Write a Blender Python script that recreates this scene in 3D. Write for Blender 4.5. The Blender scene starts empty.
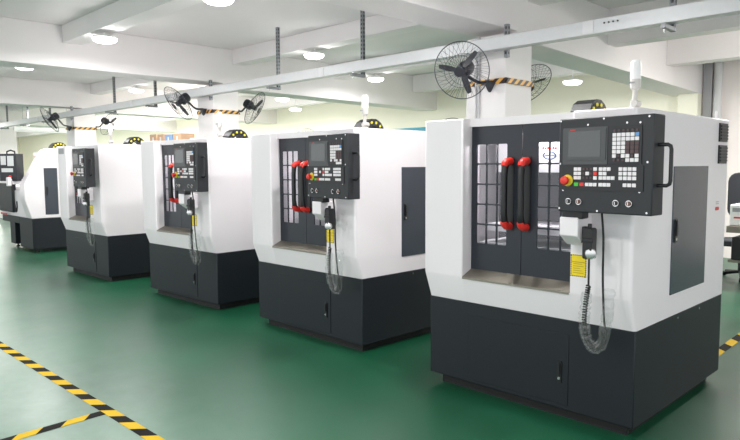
import bpy, bmesh, math, random
from mathutils import Vector, Matrix
random.seed(7)
R = math.radians
C = bpy.context.scene.collection
PI = math.pi

# ------------------------------------------------------------------ materials
def lin(c):
    f = lambda v: v/12.92 if v <= .04045 else ((v+.055)/1.055)**2.4
    return tuple(f(v/255) for v in c)+(1,)

def mat(name, rgb, rough=.5, metal=0, spec=.5, noise=0, nscale=30, coat=0, bump=0, emit=None, estr=0, trans=0):
    m = bpy.data.materials.new(name); m.use_nodes = True
    nt = m.node_tree; b = nt.nodes['Principled BSDF']
    col = lin(rgb)
    b.inputs['Base Color'].default_value = col
    b.inputs['Roughness'].default_value = rough
    b.inputs['Metallic'].default_value = metal
    b.inputs['Specular IOR Level'].default_value = spec
    b.inputs['Coat Weight'].default_value = coat
    b.inputs['Coat Roughness'].default_value = .12
    if noise or bump:
        tc = nt.nodes.new('ShaderNodeTexCoord'); n = nt.nodes.new('ShaderNodeTexNoise')
        n.inputs['Scale'].default_value = nscale; n.inputs['Detail'].default_value = 5
        nt.links.new(tc.outputs['Object'], n.inputs['Vector'])
        if noise:
            mx = nt.nodes.new('ShaderNodeMix'); mx.data_type = 'RGBA'
            mx.inputs['A'].default_value = tuple(v*(1-noise) for v in col[:3])+(1,)
            mx.inputs['B'].default_value = tuple(min(1, v*(1+noise)) for v in col[:3])+(1,)
            nt.links.new(n.outputs['Fac'], mx.inputs['Factor'])
            nt.links.new(mx.outputs['Result'], b.inputs['Base Color'])
        if bump:
            bp = nt.nodes.new('ShaderNodeBump'); bp.inputs['Strength'].default_value = bump
            bp.inputs['Distance'].default_value = .01
            nt.links.new(n.outputs['Fac'], bp.inputs['Height']); nt.links.new(bp.outputs['Normal'], b.inputs['Normal'])
    if emit:
        b.inputs['Emission Color'].default_value = lin(emit); b.inputs['Emission Strength'].default_value = estr
    return m

def glassy(name, tint, gloss=(1, 1, 1), ior=1.5, rough=.03, veil=0):
    m = bpy.data.materials.new(name); m.use_nodes = True
    nt = m.node_tree; N = nt.nodes; N.remove(N['Principled BSDF'])
    t = N.new('ShaderNodeBsdfTransparent'); t.inputs['Color'].default_value = tint+(1,)
    g = N.new('ShaderNodeBsdfGlossy'); g.inputs['Roughness'].default_value = rough
    g.inputs['Color'].default_value = gloss+(1,)
    fr = N.new('ShaderNodeFresnel'); ge = N.new('ShaderNodeNewGeometry'); iv = N.new('ShaderNodeMix')
    iv.inputs['A'].default_value = ior; iv.inputs['B'].default_value = 1/ior       # both faces of the sheet reflect alike
    nt.links.new(ge.outputs['Backfacing'], iv.inputs['Factor']); nt.links.new(iv.outputs['Result'], fr.inputs['IOR'])
    mx = N.new('ShaderNodeMixShader'); out = N['Material Output']
    nt.links.new(fr.outputs[0], mx.inputs[0]); nt.links.new(t.outputs[0], mx.inputs[1]); nt.links.new(g.outputs[0], mx.inputs[2])
    last = mx
    if veil:
        d = N.new('ShaderNodeBsdfDiffuse'); d.inputs['Color'].default_value = (.8, .8, .8, 1)
        m2 = N.new('ShaderNodeMixShader'); m2.inputs[0].default_value = veil
        nt.links.new(mx.outputs[0], m2.inputs[1]); nt.links.new(d.outputs[0], m2.inputs[2]); last = m2
    nt.links.new(last.outputs[0], out.inputs['Surface'])
    return m

def floor_material():
    m = bpy.data.materials.new('green_epoxy_floor'); m.use_nodes = True
    nt = m.node_tree; b = nt.nodes['Principled BSDF']
    tc = nt.nodes.new('ShaderNodeTexCoord')
    n = nt.nodes.new('ShaderNodeTexNoise'); n.inputs['Scale'].default_value = .9; n.inputs['Detail'].default_value = 6
    n2 = nt.nodes.new('ShaderNodeTexNoise'); n2.inputs['Scale'].default_value = 6; n2.inputs['Detail'].default_value = 6
    n2.inputs['Roughness'].default_value = .7
    nt.links.new(tc.outputs['Object'], n.inputs['Vector']); nt.links.new(tc.outputs['Object'], n2.inputs['Vector'])
    r = nt.nodes.new('ShaderNodeValToRGB')
    r.color_ramp.elements[0].position = .35; r.color_ramp.elements[0].color = lin(FLOOR_A)
    r.color_ramp.elements[1].position = .7; r.color_ramp.elements[1].color = lin(FLOOR_B)
    nt.links.new(n.outputs['Fac'], r.inputs['Fac'])
    # pale reflection glare painted along the walking aisle (object Y below the machine fronts)
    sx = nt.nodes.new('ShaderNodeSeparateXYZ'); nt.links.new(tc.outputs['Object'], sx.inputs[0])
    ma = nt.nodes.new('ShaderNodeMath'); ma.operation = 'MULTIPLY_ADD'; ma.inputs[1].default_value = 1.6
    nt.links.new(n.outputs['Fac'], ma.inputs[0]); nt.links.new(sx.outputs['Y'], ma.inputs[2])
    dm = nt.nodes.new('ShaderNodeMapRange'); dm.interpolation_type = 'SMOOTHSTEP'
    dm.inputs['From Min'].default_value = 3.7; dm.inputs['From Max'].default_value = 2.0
    dm.inputs['To Min'].default_value = 0; dm.inputs['To Max'].default_value = AISLE_GLARE
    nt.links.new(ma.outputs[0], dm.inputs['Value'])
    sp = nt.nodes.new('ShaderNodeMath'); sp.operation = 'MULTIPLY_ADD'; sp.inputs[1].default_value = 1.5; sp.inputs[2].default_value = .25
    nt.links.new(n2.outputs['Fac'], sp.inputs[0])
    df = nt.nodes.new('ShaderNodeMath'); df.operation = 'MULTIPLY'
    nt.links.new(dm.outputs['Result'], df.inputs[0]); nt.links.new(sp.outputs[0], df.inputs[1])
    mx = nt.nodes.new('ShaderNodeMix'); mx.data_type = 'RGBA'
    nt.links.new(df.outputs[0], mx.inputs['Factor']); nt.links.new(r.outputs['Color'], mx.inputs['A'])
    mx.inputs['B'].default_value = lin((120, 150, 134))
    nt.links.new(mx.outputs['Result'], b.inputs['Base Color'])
    mr = nt.nodes.new('ShaderNodeMapRange')
    mr.inputs['From Min'].default_value = .3; mr.inputs['From Max'].default_value = .7
    mr.inputs['To Min'].default_value = .295; mr.inputs['To Max'].default_value = .38
    nt.links.new(n.outputs['Fac'], mr.inputs['Value']); nt.links.new(mr.outputs['Result'], b.inputs['Roughness'])
    b.inputs['IOR'].default_value = 1.68
    return m

AISLE_GLARE = .32  # strength of the glare painted into the aisle colour
FLOOR_A = (10, 68, 44); FLOOR_B = (24, 90, 62)
M = dict(
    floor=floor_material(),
    ceil=mat('ceiling_paint', (232, 226, 228), .9, noise=.03, nscale=2),
    beam=mat('beam_paint', (236, 231, 232), .85, noise=.03, nscale=2),
    cream=mat('cream_wall', (248, 244, 228), .85, noise=.03, nscale=1.5),
    wallw=mat('white_wall', (236, 228, 226), .85, noise=.04, nscale=1.5),
    column=mat('column_paint', (240, 236, 236), .8, noise=.03, nscale=3),
    white=mat('white_powder_coat', (240, 234, 238), .38, coat=.15, bump=.04, nscale=220),
    dark=mat('charcoal_powder_coat', (27, 32, 38), .45, spec=.35, noise=.05, nscale=90, bump=.03),
    door=mat('slate_door_paint', (38, 43, 52), .3, spec=.4, noise=.04, nscale=60),
    sidedoor=mat('slate_side_door_paint', (62, 68, 78), .25),
    panel=mat('black_panel_metal', (38, 40, 45), .5, noise=.06, nscale=120, bump=.04),
    bezel=mat('dark_grey_plastic', (76, 77, 80), .42),
    keybed=mat('black_key_bed', (30, 31, 35), .45),
    screen=mat('screen_glass', (86, 88, 90), .18, spec=.6),
    keyw=mat('white_key', (240, 234, 238), .5),
    keyd=mat('brown_key', (84, 62, 66), .5),
    keyb=mat('blue_key', (110, 160, 215), .5),
    red=mat('red_plastic', (226, 52, 44), .35),
    yellow=mat('yellow_plastic', (236, 206, 50), .4),
    green=mat('green_key', (70, 200, 60), .4),
    black=mat('black_plastic', (24, 25, 28), .38),
    rubber=mat('black_rubber', (20, 20, 22), .6),
    chrome=mat('chrome', (205, 205, 205), .22, metal=1),
    steel=mat('brushed_steel', (142, 136, 126), .42, metal=.8, noise=.06, nscale=40),
    galv=mat('galvanised_steel', (196, 198, 200), .45, metal=.25, noise=.05, nscale=20),
    strut=mat('grey_strut', (140, 142, 146), .5, metal=.4),
    hole=mat('strut_hole', (60, 62, 66), .7),
    intw=mat('interior_white_sheet', (236, 232, 236), .5),
    intd=mat('interior_grey_sheet', (58, 58, 68), .4),
    label=mat('yellow_label', (242, 214, 32), .5),
    labelk=mat('label_black', (40, 36, 24), .5),
    labelm=mat('label_faint_print', (190, 160, 28), .5),
    tapey=mat('tape_yellow', (204, 168, 44), .7, spec=.1, noise=.08, nscale=14),
    tapek=mat('tape_black', (18, 17, 16), .7, spec=.1, noise=.1, nscale=14),
    bandy=mat('band_yellow', (236, 182, 92), .5),
    bandk=mat('band_black', (52, 44, 46), .5),
    wire=mat('fan_wire', (74, 76, 84), .4, metal=.5),
    fan=mat('fan_black', (34, 36, 44), .35),
    lampw=mat('lamp_white', (244, 244, 244), .5),
    beaconw=mat('beacon_white', (246, 244, 246), .3),
    beacong=mat('beacon_grey', (206, 202, 198), .4),
    glow=mat('lamp_glow', (255, 255, 255), .5, emit=(255, 253, 250), estr=9),
    pane=glassy('clear_pane', (.93, .93, .95), ior=1.45),
    sleeve=glassy('clear_plastic_film', (.93, .94, .94), ior=1.5, rough=.06, veil=.07),
    teal=mat('teal_paint', (52, 134, 150), .4),
    brown=mat('brown_carton', (186, 152, 124), .8, noise=.08, nscale=8),
    blue=mat('blue_crate', (120, 150, 190), .6),
    brownk=mat('brown_button', (112, 76, 66), .4),
    maroon=mat('dark_red_paint', (150, 70, 62), .5),
    grey=mat('grey_paint', (160, 160, 164), .5),
    lgrey=mat('light_grey_paint', (206, 206, 208), .5),
    fabric=mat('charcoal_fabric', (48, 50, 56), .9, bump=.2, nscale=200),
    stickr=mat('sticker_red', (206, 62, 62), .5),
    stickb=mat('sticker_blue', (96, 116, 170), .5),
    stickg=mat('sticker_grey', (170, 170, 172), .5),
    ydot=mat('yellow_pin', (246, 232, 60), .4),
)

# ------------------------------------------------------------------ mesh builder
class MB:
    def __init__(s, off=(0, 0, 0), xf=None):
        s.bm = bmesh.new(); s.mats = []; s.off = Vector(off); s.xf = xf
    def mi(s, m):
        if m not in s.mats: s.mats.append(m)
        return s.mats.index(m)
    def face(s, vs, m):
        try:
            f = s.bm.faces.new(vs); f.material_index = s.mi(m); return f
        except ValueError: return None
    def v(s, p): return s.bm.verts.new(p)
    def box(s, x0, x1, y0, y1, z0, z1, m):
        p = [s.v((x, y, z)) for x in (x0, x1) for y in (y0, y1) for z in (z0, z1)]
        for q in ((0, 1, 3, 2), (4, 6, 7, 5), (0, 4, 5, 1), (2, 3, 7, 6), (0, 2, 6, 4), (1, 5, 7, 3)):
            s.face([p[i] for i in q], m)
        return s
    def prism(s, pts, axis, a0, a1, m):
        def mk(p, a):
            return {'x': (a, p[0], p[1]), 'y': (p[0], a, p[1]), 'z': (p[0], p[1], a)}[axis]
        A = [s.v(mk(p, a0)) for p in pts]; B = [s.v(mk(p, a1)) for p in pts]
        s.face(A, m); s.face(B[::-1], m)
        for i in range(len(pts)):
            j = (i+1) % len(pts); s.face([A[i], B[i], B[j], A[j]], m)
        return s
    def ring(s, c, u, w, r, n, r2=None):
        return [s.v(c+u*(r*math.cos(2*PI*k/n))+w*((r2 or r)*math.sin(2*PI*k/n))) for k in range(n)]
    def cyl(s, p0, p1, r0, m, r1=None, n=16, caps=True):
        p0 = Vector(p0); p1 = Vector(p1); d = (p1-p0).normalized()
        u = d.orthogonal().normalized(); w = d.cross(u)
        A = s.ring(p0, u, w, r0, n); B = s.ring(p1, u, w, r0 if r1 is None else r1, n)
        for i in range(n):
            j = (i+1) % n; s.face([A[i], A[j], B[j], B[i]], m)
        if caps: s.face(A[::-1], m); s.face(B, m)
        return s
    def lathe(s, c, d, prof, m, n=20):
        c = Vector(c); d = Vector(d).normalized(); u = d.orthogonal().normalized(); w = d.cross(u)
        rs = [s.ring(c+d*h, u, w, max(r, 1e-4), n) for r, h in prof]
        for A, B in zip(rs, rs[1:]):
            for i in range(n):
                j = (i+1) % n; s.face([A[i], A[j], B[j], B[i]], m)
        s.face(rs[0][::-1], m); s.face(rs[-1], m)
        return s
    def tube(s, path, r, m, n=8, closed=False, caps=True):
        P = [Vector(p) for p in path]; k = len(P); rs = []
        t0 = (P[1]-P[0]).normalized(); u = t0.orthogonal().normalized()
        for i in range(k):
            a = P[i-1] if (i > 0 or closed) else P[i]; b = P[(i+1) % k] if (i < k-1 or closed) else P[i]
            t = (b-a).normalized(); u = (u-t*u.dot(t)).normalized(); w = t.cross(u)
            rr = r[i] if isinstance(r, (list, tuple)) else r
            rs.append(s.ring(P[i], u, w, rr, n))
        for i in range(k if closed else k-1):
            A = rs[i]; B = rs[(i+1) % k]
            for q in range(n):
                j = (q+1) % n; s.face([A[q], A[j], B[j], B[q]], m)
        if caps and not closed: s.face(rs[0][::-1], m); s.face(rs[-1], m)
        return s
    def circle(s, c, d, R_, r, m, n=40, k=6):
        c = Vector(c); d = Vector(d).normalized(); u = d.orthogonal().normalized(); w = d.cross(u)
        return s.tube([c+u*(R_*math.cos(2*PI*i/n))+w*(R_*math.sin(2*PI*i/n)) for i in range(n)], r, m, k, closed=True)
    def build(s, name, parent=None, bevel=0, smooth=True, seg=2, recalc=True):
        bm = s.bm
        for v in bm.verts:
            if s.xf: v.co = s.xf @ v.co
            v.co = v.co+s.off
        if recalc: bmesh.ops.recalc_face_normals(bm, faces=bm.faces)
        me = bpy.data.meshes.new(name); bm.to_mesh(me); bm.free()
        for m in s.mats: me.materials.append(m)
        o = bpy.data.objects.new(name, me); C.objects.link(o)
        if parent: o.parent = parent
        if smooth:
            me.polygons.foreach_set('use_smooth', [True]*len(me.polygons))
            me.set_sharp_from_angle(angle=R(35))
        if bevel:
            b = o.modifiers.new('Bevel', 'BEVEL'); b.width = bevel; b.segments = seg; b.limit_method = 'ANGLE'
            b.angle_limit = R(35)
        return o

def empty(name, loc, rz=0):
    o = bpy.data.objects.new(name, None); C.objects.link(o); o.location = loc; o.rotation_euler = (0, 0, rz)
    o.empty_display_size = .1
    return o
def tag(o, label=None, cat=None, group=None, kind=None):
    if label: o['label'] = label
    if cat: o['category'] = cat
    if group: o['group'] = group
    if kind: o['kind'] = kind
    return o
def struct(mb, name, **k):
    o = mb.build(name, **k); o['kind'] = 'structure'; return o
def copy_tree(o, parent=None):
    c = o.copy(); C.objects.link(c)
    if parent: c.parent = parent
    for ch in list(o.children): copy_tree(ch, c)
    return c

# ------------------------------------------------------------------ camera
cam = bpy.data.cameras.new('camera'); co = bpy.data.objects.new('camera', cam); C.objects.link(co)
cam.sensor_width = 36; cam.sensor_fit = 'HORIZONTAL'; cam.lens = 638.31/740*36
pitch, roll, th, H = .08477, -.005367, R(45.3), 1.55
Rz = Matrix.Rotation(th, 3, 'Z')
fwd = Rz @ Vector((0, math.cos(pitch), -math.sin(pitch))); up = Rz @ Vector((0, math.sin(pitch), math.cos(pitch))); rt = Rz @ Vector((1, 0, 0))
r2 = math.cos(roll)*rt+math.sin(roll)*up; u2 = -math.sin(roll)*rt+math.cos(roll)*up
m3 = Matrix((r2, u2, -fwd)).transposed()
co.matrix_world = Matrix.Translation((0, 0, H)) @ m3.to_4x4()
cam.clip_end = 200
bpy.context.scene.camera = co

# ------------------------------------------------------------------ room shell
BW = 11.55       # back wall
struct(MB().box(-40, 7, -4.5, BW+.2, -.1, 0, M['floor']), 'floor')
struct(MB().box(-40, 7, -4.5, BW+.2, 3.52, 3.7, M['ceil']), 'ceiling')
struct(MB().box(-40, -3.9, BW, BW+.15, 0, 3.52, M['cream']), 'wall_back')  # one back wall, cream here and white right of the pilaster
struct(MB().box(-3.9, 7, BW, BW+.15, 0, 3.52, M['wallw']), 'wall_rear')
struct(MB().box(-40.15, -40, -4.5, BW+.15, 0, 3.52, M['cream']), 'wall_left')

COLX = (-3.76, -9.46, -15.6, -21.7)      # +X faces of the columns
for i, x in enumerate(COLX):
    struct(MB().box(x-.5, x, 5.7, 6.2, 0, 2.9, M['column']), 'column', bevel=.01)
    zb = 2.71 if i == 0 else 2.82       # the far half of each girder hangs lower
    struct(MB().prism([(-4.5, 2.95), (5.9, 2.95), (5.9, 2.875), (BW, zb), (BW, 3.52), (-4.5, 3.52)], 'x', x-.5, x, M['beam']), 'ceiling_beam', bevel=.006)
edges = [(-3.76, 7), (-9.46, -4.26), (-15.6, -9.96), (-21.7, -16.1), (-40, -22.2)]
for k, (a, b) in enumerate(edges):
    for y, z in ((.55, 3.26), (3.35, 3.28), (6.1, 3.28)) + (((8.0, 3.07), (9.95, 3.02)) if k == 0 else ((8.4, 3.24), (10.7, 3.16))):
        struct(MB().box(a, b, y, y+.26, z, 3.52, M['beam']), 'ceiling_beam', bevel=.006)
# wall pilaster and pipes beside it
struct(MB().box(-4.08, -3.76, BW-.22, BW, 0, 2.72, M['cream']), 'trim_1', bevel=.01)
struct(MB().box(-3.73, -3.6, BW-.06, BW, 0, 3.26, M['grey']), 'trim_2')
pp = MB(); pp.cyl((-3.50, BW-.08, 0), (-3.50, BW-.08, 3.26), .06, M['lgrey'])
o = pp.build('drain_pipe'); tag(o, 'pale grey drain pipe running up the rear wall at the right', 'pipe')

# ------------------------------------------------------------------ conduits on the nearest column
for dx, nm in ((-.36, 'thin white conduit on nearest column, left of the pair'), (-.325, 'thin white conduit on nearest column, right of the pair')):
    o = MB().cyl((-3.76+dx, 5.685, 0), (-3.76+dx, 5.685, 2.9), .012, M['lgrey'], n=8).build('conduit')
    tag(o, nm, 'pipe', 'conduits on the column')

# ------------------------------------------------------------------ cable trunking hung from struts
t = empty('cable_trunking', (-9, 5.55, 2.69))
tag(t, 'long pale grey cable trunking crossing in front of all the columns under the ceiling', 'cable trunking')
b = MB(off=(9, -5.55, -2.69))
b.box(-24, 4.5, 5.46, 5.58, 2.70, 2.825, M['galv']); b.build('channel', t, bevel=.004)
for x in (-2.75, -6.4, -10.4, -12.0, -17.4):
    b = MB(off=(9, -5.55, -2.69)); b.box(x-.05, x+.05, 5.455, 5.46, 2.71, 2.815, M['lgrey']); b.build('joint_plate', t)
for k in range(4):
    b = MB(off=(9, -5.55, -2.69)); b.cyl((-2.60+k*.04, 5.452, 2.78), (-2.60+k*.04, 5.461, 2.78), .008, M['hole'], n=10); b.build('knockout', t)
def strut(x, z0, z1, lab, foot=True, y=5.61):
    s = empty('strut_hanger', (x, y, z0)); tag(s, lab, 'hanger', 'strut hangers of the trunking')
    b = MB(off=(0, 0, -z0)); b.box(-.022, .022, -.02, .02, z0, z1, M['strut'])
    n = int((z1-z0)/.05)
    for k in range(n):
        z = z0+.03+k*.05; b.box(-.01, .01, -.0215, -.0195, z, z+.026, M['hole'])
        b.box(.0215, .0225, -.01, .01, z, z+.026, M['hole'])
    b.build('channel', s)
    if foot:
        b = MB(off=(0, 0, -z0)); b.box(-.02, .02, -.2, .03, z0, z0+.035, M['strut']); b.build('foot_arm', s, bevel=.003)
        b = MB(off=(0, 0, -z0)); b.cyl((0, -.16, z0-.03), (0, -.16, z0+.05), .008, M['chrome'], n=8); b.build('bolt', s)
strut(-2.08, 2.65, 3.52, 'perforated strut hanger holding the trunking above the nearest machine')
strut(-3.71, 2.64, 2.97, 'short strut bracket clamping trunking to the nearest column', False, 5.64)
strut(-5.78, 2.645, 3.52, 'tall perforated strut hanger, second left of the nearest column')
strut(-7.52, 2.645, 3.52, 'tall perforated strut hanger right of the second column')
strut(-9.41, 2.64, 2.97, 'short strut bracket clamping trunking to the second column', False, 5.64)
strut(-11.3, 2.65, 3.52, 'perforated strut hanger just left of the second column fan')
strut(-13.1, 2.65, 3.52, 'perforated strut hanger between second and third column, above the third column fan')
strut(-15.55, 2.64, 2.97, 'short strut bracket clamping trunking to the third column', False, 5.64)
strut(-16.9, 2.65, 3.52, 'perforated strut hanger just left of the third column')
strut(-18.6, 2.65, 3.52, 'perforated strut hanger second left of the third column')
strut(-20.4, 2.65, 3.52, 'perforated strut hanger at the far left edge of the photo')

# ------------------------------------------------------------------ lamps
def add_area(name, loc, power, size, parent=None, rot=(0, 0, 0), color=(1, .99, .97), shape='DISK', sy=None):
    l = bpy.data.lights.new(name, 'AREA'); l.energy = power; l.shape = shape; l.size = size; l.color = color
    if sy: l.size_y = sy
    o = bpy.data.objects.new(name, l); C.objects.link(o); o.location = loc; o.rotation_euler = rot
    if parent: o.parent = parent
    return o
def add_point(name, loc, power, rad, parent=None, color=(1, .995, .98)):
    l = bpy.data.lights.new(name, 'POINT'); l.energy = power; l.shadow_soft_size = rad; l.color = color
    o = bpy.data.objects.new(name, l); C.objects.link(o); o.location = loc
    if parent: o.parent = parent
    return o
LAMP_W = 47
lamp0 = None
def lamp(x, y, z, ztop, lab, w=1):
    global lamp0
    if lamp0 is None:
        r = empty('ceiling_lamp', (x, y, z))
        MB().lathe((0, 0, 0), (0, 0, -1), [(.0, -.055), (.07, -.055), (.085, -.03), (.15, -.026), (.155, -.012), (.148, -.008)], M['lampw'], 28).build('housing', r)
        MB().lathe((0, 0, 0), (0, 0, -1), [(.147, -.012), (.146, .012), (.12, .034), (.07, .046), (.0, .05)], M['glow'], 28).build('diffuser', r)
        MB().cyl((0, 0, .05), (0, 0, 1), .012, M['lampw'], n=12).build('stem', r)
        add_area('lamp_or_fill', (0, 0, -.07), LAMP_W, .28, r)
        add_point('lamp_or_fill', (0, 0, -.2), LAMP_W*.2, .08, r)
        lamp0 = r
    else:
        r = copy_tree(lamp0)
    r.location = (x, y, z)
    for ch in r.children:
        if ch.name.startswith('stem'):
            ch.location = (0, 0, .05); ch.scale = (1, 1, (ztop-z-.05)/.95); ch.location.z = .05-.05*ch.scale.z
    tag(r, lab, 'ceiling lamp', 'round LED ceiling lamps')
    return r
Bz = 3.26
for a in [(-8.35, 3.48, 3.19, 3.28, 'round glowing ceiling lamp under the near crossbeam at upper left'),
          (-11.5, 3.46, 3.19, 3.28, 'round glowing ceiling lamp at the left edge of the photo'),
          (-5.62, 3.48, 3.19, 3.28, 'large round glowing lamp cut by the top edge of the photo'),
          (-7.45, 6.22, 3.19, 3.28, 'round glowing lamp behind the trunking between the two tall hangers'),
          (-13.4, 6.22, 3.19, 3.28, 'small round glowing lamp left of the second column fan'),
          (-8.45, 8.53, 3.15, 3.24, 'round glowing lamp left of the nearest column fan'),
          (-5.2, 9.83, 2.90, 3.52, 'round lamp on a stem right of the nearest column'),
          (-11.3, 8.53, 3.0, 3.24, 'small round lamp right of the second column fan'),
          (-12.6, 9.9, 2.95, 3.52, 'tiny round lamp on a stem over the far wall, above the third machine')]:
    lamp(*a)
# lamps of the same rows outside the photograph
for x, y in ((-2.6, .4), (-6.5, .4), (-10.5, .4), (.6, .4), (-2.4, -2.4), (-7, -2.4), (-2.75, 3.48), (2.4, 3.48), (-14.5, 3.48), (-18, 5.8), (-20, 3), (-24, 6)):
    add_area('lamp_or_fill', (x, y, 3.12), LAMP_W, .28)
for x, y in ((-1.4, 8.9), (-14.2, 8.53), (-17.5, 8.53), (-20.5, 9.5), (-24, 8.5), (-28, 8.5), (-34, 8.5), (-28, 4), (-32, 6), (-37, 5), (-24.5, 5)):  # unseen fill lights without fittings, added to brighten the back wall
    add_area('lamp_or_fill', (x, y, 3.0), LAMP_W*3.2, .28, color=(1, .975, .92))
    add_point('lamp_or_fill', (x, y, 2.9), LAMP_W*1.1, .08, color=(1, .975, .92))

# ------------------------------------------------------------------ CNC machine
W, D = 1.47, 1.47
OFF = (W/2, -D/2, 0)        # local origin: middle of the base on the floor; shapes are given from the right front corner
def mb(): return MB(off=OFF)
PW, PH, PD = .52, .497, .118        # control panel
def panel_frame():
    t = R(-4)
    X = Vector((math.cos(t), math.sin(t), 0)); Y = Vector((-math.sin(t), math.cos(t), 0))
    o = Vector((-1.237+1.43, 3.15-3.475, 1.297))-X*PW   # lower left front corner
    m = Matrix.Identity(4)
    for i in range(3): m[i][0] = X[i]; m[i][1] = Y[i]; m[i][2] = (0, 0, 1)[i]; m[i][3] = o[i]
    return m
PF = panel_frame()
def pmb(): return MB(off=OFF, xf=PF)
def fx(a): return a*PW
def fy(a): return (1-a)*PH

def rounded(cx, cz, w, h, r, n=4):
    pts = []
    for (sx, sz, a0) in ((1, 1, 0), (-1, 1, 90), (-1, -1, 180), (1, -1, 270)):
        for k in range(n+1):
            a = R(a0+90*k/n); pts.append((cx+sx*(w/2-r)+r*math.cos(a), cz+sz*(h/2-r)+r*math.sin(a)))
    return pts

def door_panel(u0, u1, z0, z1, y0, y1, cols, rows, m):
    """sheet with rounded window cut-outs, as front and back faces with reveals"""
    b = mb(); bm = b.bm
    us = sorted({u0, u1}); 
    # grid of cells around each cut-out
    ce = [u0]; 
    for i in range(len(cols)-1): ce.append((cols[i][1]+cols[i+1][0])/2)
    ue = [cols[0][0]-.012]+ce[1:]+[cols[-1][1]+.012]
    re = [rows[0][0]-.012]
    for i in range(len(rows)-1): re.append((rows[i][1]+rows[i+1][0])/2)
    re.append(rows[-1][1]+.012)
    # outer frame boxes
    b.box(u0, ue[0], y0, y1, z0, z1, m); b.box(ue[-1], u1, y0, y1, z0, z1, m)
    b.box(ue[0], ue[-1], y0, y1, z0, re[0], m); b.box(ue[0], ue[-1], y0, y1, re[-1], z1, m)
    for i, (a, c) in enumerate(cols):
        for j, (d, e) in enumerate(rows):
            ax, cx, dz, ez = ue[i], ue[i+1], re[j], re[j+1]
            inner = rounded((a+c)/2, (d+e)/2, c-a, e-d, .008, 3)
            outer = []
            n = 4
            corners = [(cx, ez), (ax, ez), (ax, dz), (cx, dz)]
            for q in range(4): outer += [corners[q]]*n
            for y in (y0, y1):
                I = [b.v((p[0], y, p[1])) for p in inner]; O = [b.v((p[0], y, p[1])) for p in corners]
                for q in range(4):
                    for k in range(n-1):
                        b.face([O[q], I[q*n+k], I[q*n+k+1]], m)
                    q2 = (q+1) % 4
                    b.face([O[q], I[q*n+n-1], I[q2*n], O[q2]], m)
            A = [b.v((p[0], y0, p[1])) for p in inner]; B = [b.v((p[0], y1, p[1])) for p in inner]
            for k in range(len(inner)):
                k2 = (k+1) % len(inner); b.face([A[k], B[k], B[k2], A[k2]], m)
    return b

MESH = {}
def part(key, name, parent, maker, **k):
    """build a part once, later machines share its mesh"""
    if key in MESH:
        o = MESH[key].copy(); C.objects.link(o); o.name = name; o.parent = parent
        for kk in list(o.keys()):
            if kk in ('label',): del o[kk]
        return o
    o = maker().build(name, parent, **k); MESH[key] = o
    return o

ZT = 1.855; P0 = -.07
def mk_base():
    b = mb(); b.box(-W, 0, 0, D, .07, .627, M['dark']); return b
def mk_foot(u, v):
    def f():
        b = mb(); b.lathe((u, v, 0), (0, 0, 1), [(.035, 0), (.035, .015), (.02, .022), (.012, .025), (.012, .072)], M['black'], 14); return b
    return f
def mk_hatch():
    b = mb(); b.box(-1.125, -.395, -.005, .004, .10, .535, M['dark']); return b
def mk_latch():
    b = mb(); b.prism(rounded(-.45, .30, .03, .135, .008), 'y', -.012, -.004, M['black'])
    b.cyl((-.45, -.016, .262), (-.45, -.011, .262), .009, M['chrome'], n=12)
    b.box(-.457, -.443, -.02, -.011, .285, .355, M['black']); return b
def fillet(P, rad, n=4):
    """plan outline with some corners rounded: rad maps corner index to radius"""
    out = []; N = len(P)
    for i, p in enumerate(P):
        p = Vector(p); r = rad.get(i, 0)
        if not r: out.append(p); continue
        a = (Vector(P[i-1])-p).normalized(); b = (Vector(P[(i+1) % N])-p).normalized()
        p0 = p+a*r; p1 = p+b*r; c = p+(a+b)*r
        a0 = p0-c; a1 = p1-c
        for k in range(n+1):
            t = k/n; q = a0.lerp(a1, t).normalized()*r; out.append(c+q)
    return out
def mk_body():
    b = mb(); w = M['white']; t = .03
    plan = [(-W, D), (-W, P0), (-1.14, P0), (-1.14, .12), (-W+t, .12), (-W+t, D-t), (-t, D-t), (-t, .12), (-.365, .12), (-.365, P0), (0, P0), (0, D)]
    plan = fillet(plan, {1: .022, 2: .012, 9: .012, 10: .022})
    rows = []
    for z in (.627, .80, .815, ZT-.008, ZT):
        row = []
        for p in plan:
            y = p.y; x = p.x
            if y < .06:
                if z < .7: y = y-P0-.002
                elif z < .81: y = y+.003
            if z == ZT:
                x = min(max(x, -W+.008), -.008); y = y+.006 if y < .06 else y
            row.append(b.v((x, y, z)))
        rows.append(row)
    n = len(plan)
    for A, B in zip(rows, rows[1:]):
        for i in range(n): b.face([A[i], A[(i+1) % n], B[(i+1) % n], B[i]], w)
    b.face(rows[0], w); b.face(rows[-1], w)
    b.prism([(P0+.002, .805), (-.002, .627), (.06, .627), (.06, .80)], 'x', -1.15, -.355, w)      # apron
    b.box(-1.15, -.355, .012, .10, 1.803, ZT, w)                                                  # header
    b.box(-W+.02, -.02, .58, D-.02, ZT-.03, ZT-.001, w)                                           # roof over the rear
    b.box(-W+.02, -.02, .10, D-.02, .63, .66, w)
    return b
def mk_sill():
    b = mb(); b.prism([(P0-.002, .807), (.03, .852), (.03, .80), (P0-.002, .795)], 'x', -1.137, -.368, M['steel']); return b
def mk_inside(two):
    def f():
        b = mb()
        b.box(-1.3, -.2, .60, .62, .66, 1.80, M['intd'] if two else M['intw'])
        if two:
            b.box(-1.13, -.5, .30, .60, 1.50, 1.83, M['intw'])        # spindle head cover
            b.box(-1.13, -.36, .20, .58, 1.10, 1.15, M['intw'])       # table
            b.box(-1.2, -.3, .16, .6, .70, 1.02, M['lgrey'])
        else:
            b.box(-1.14, -.40, .20, .22, .68, 1.72, M['intw'])          # white sheet added close behind the windows so the panes look pale
        return b
    return f
INNER_FILL_W = 5  # glowing bar and point light added inside to brighten the panes
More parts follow.
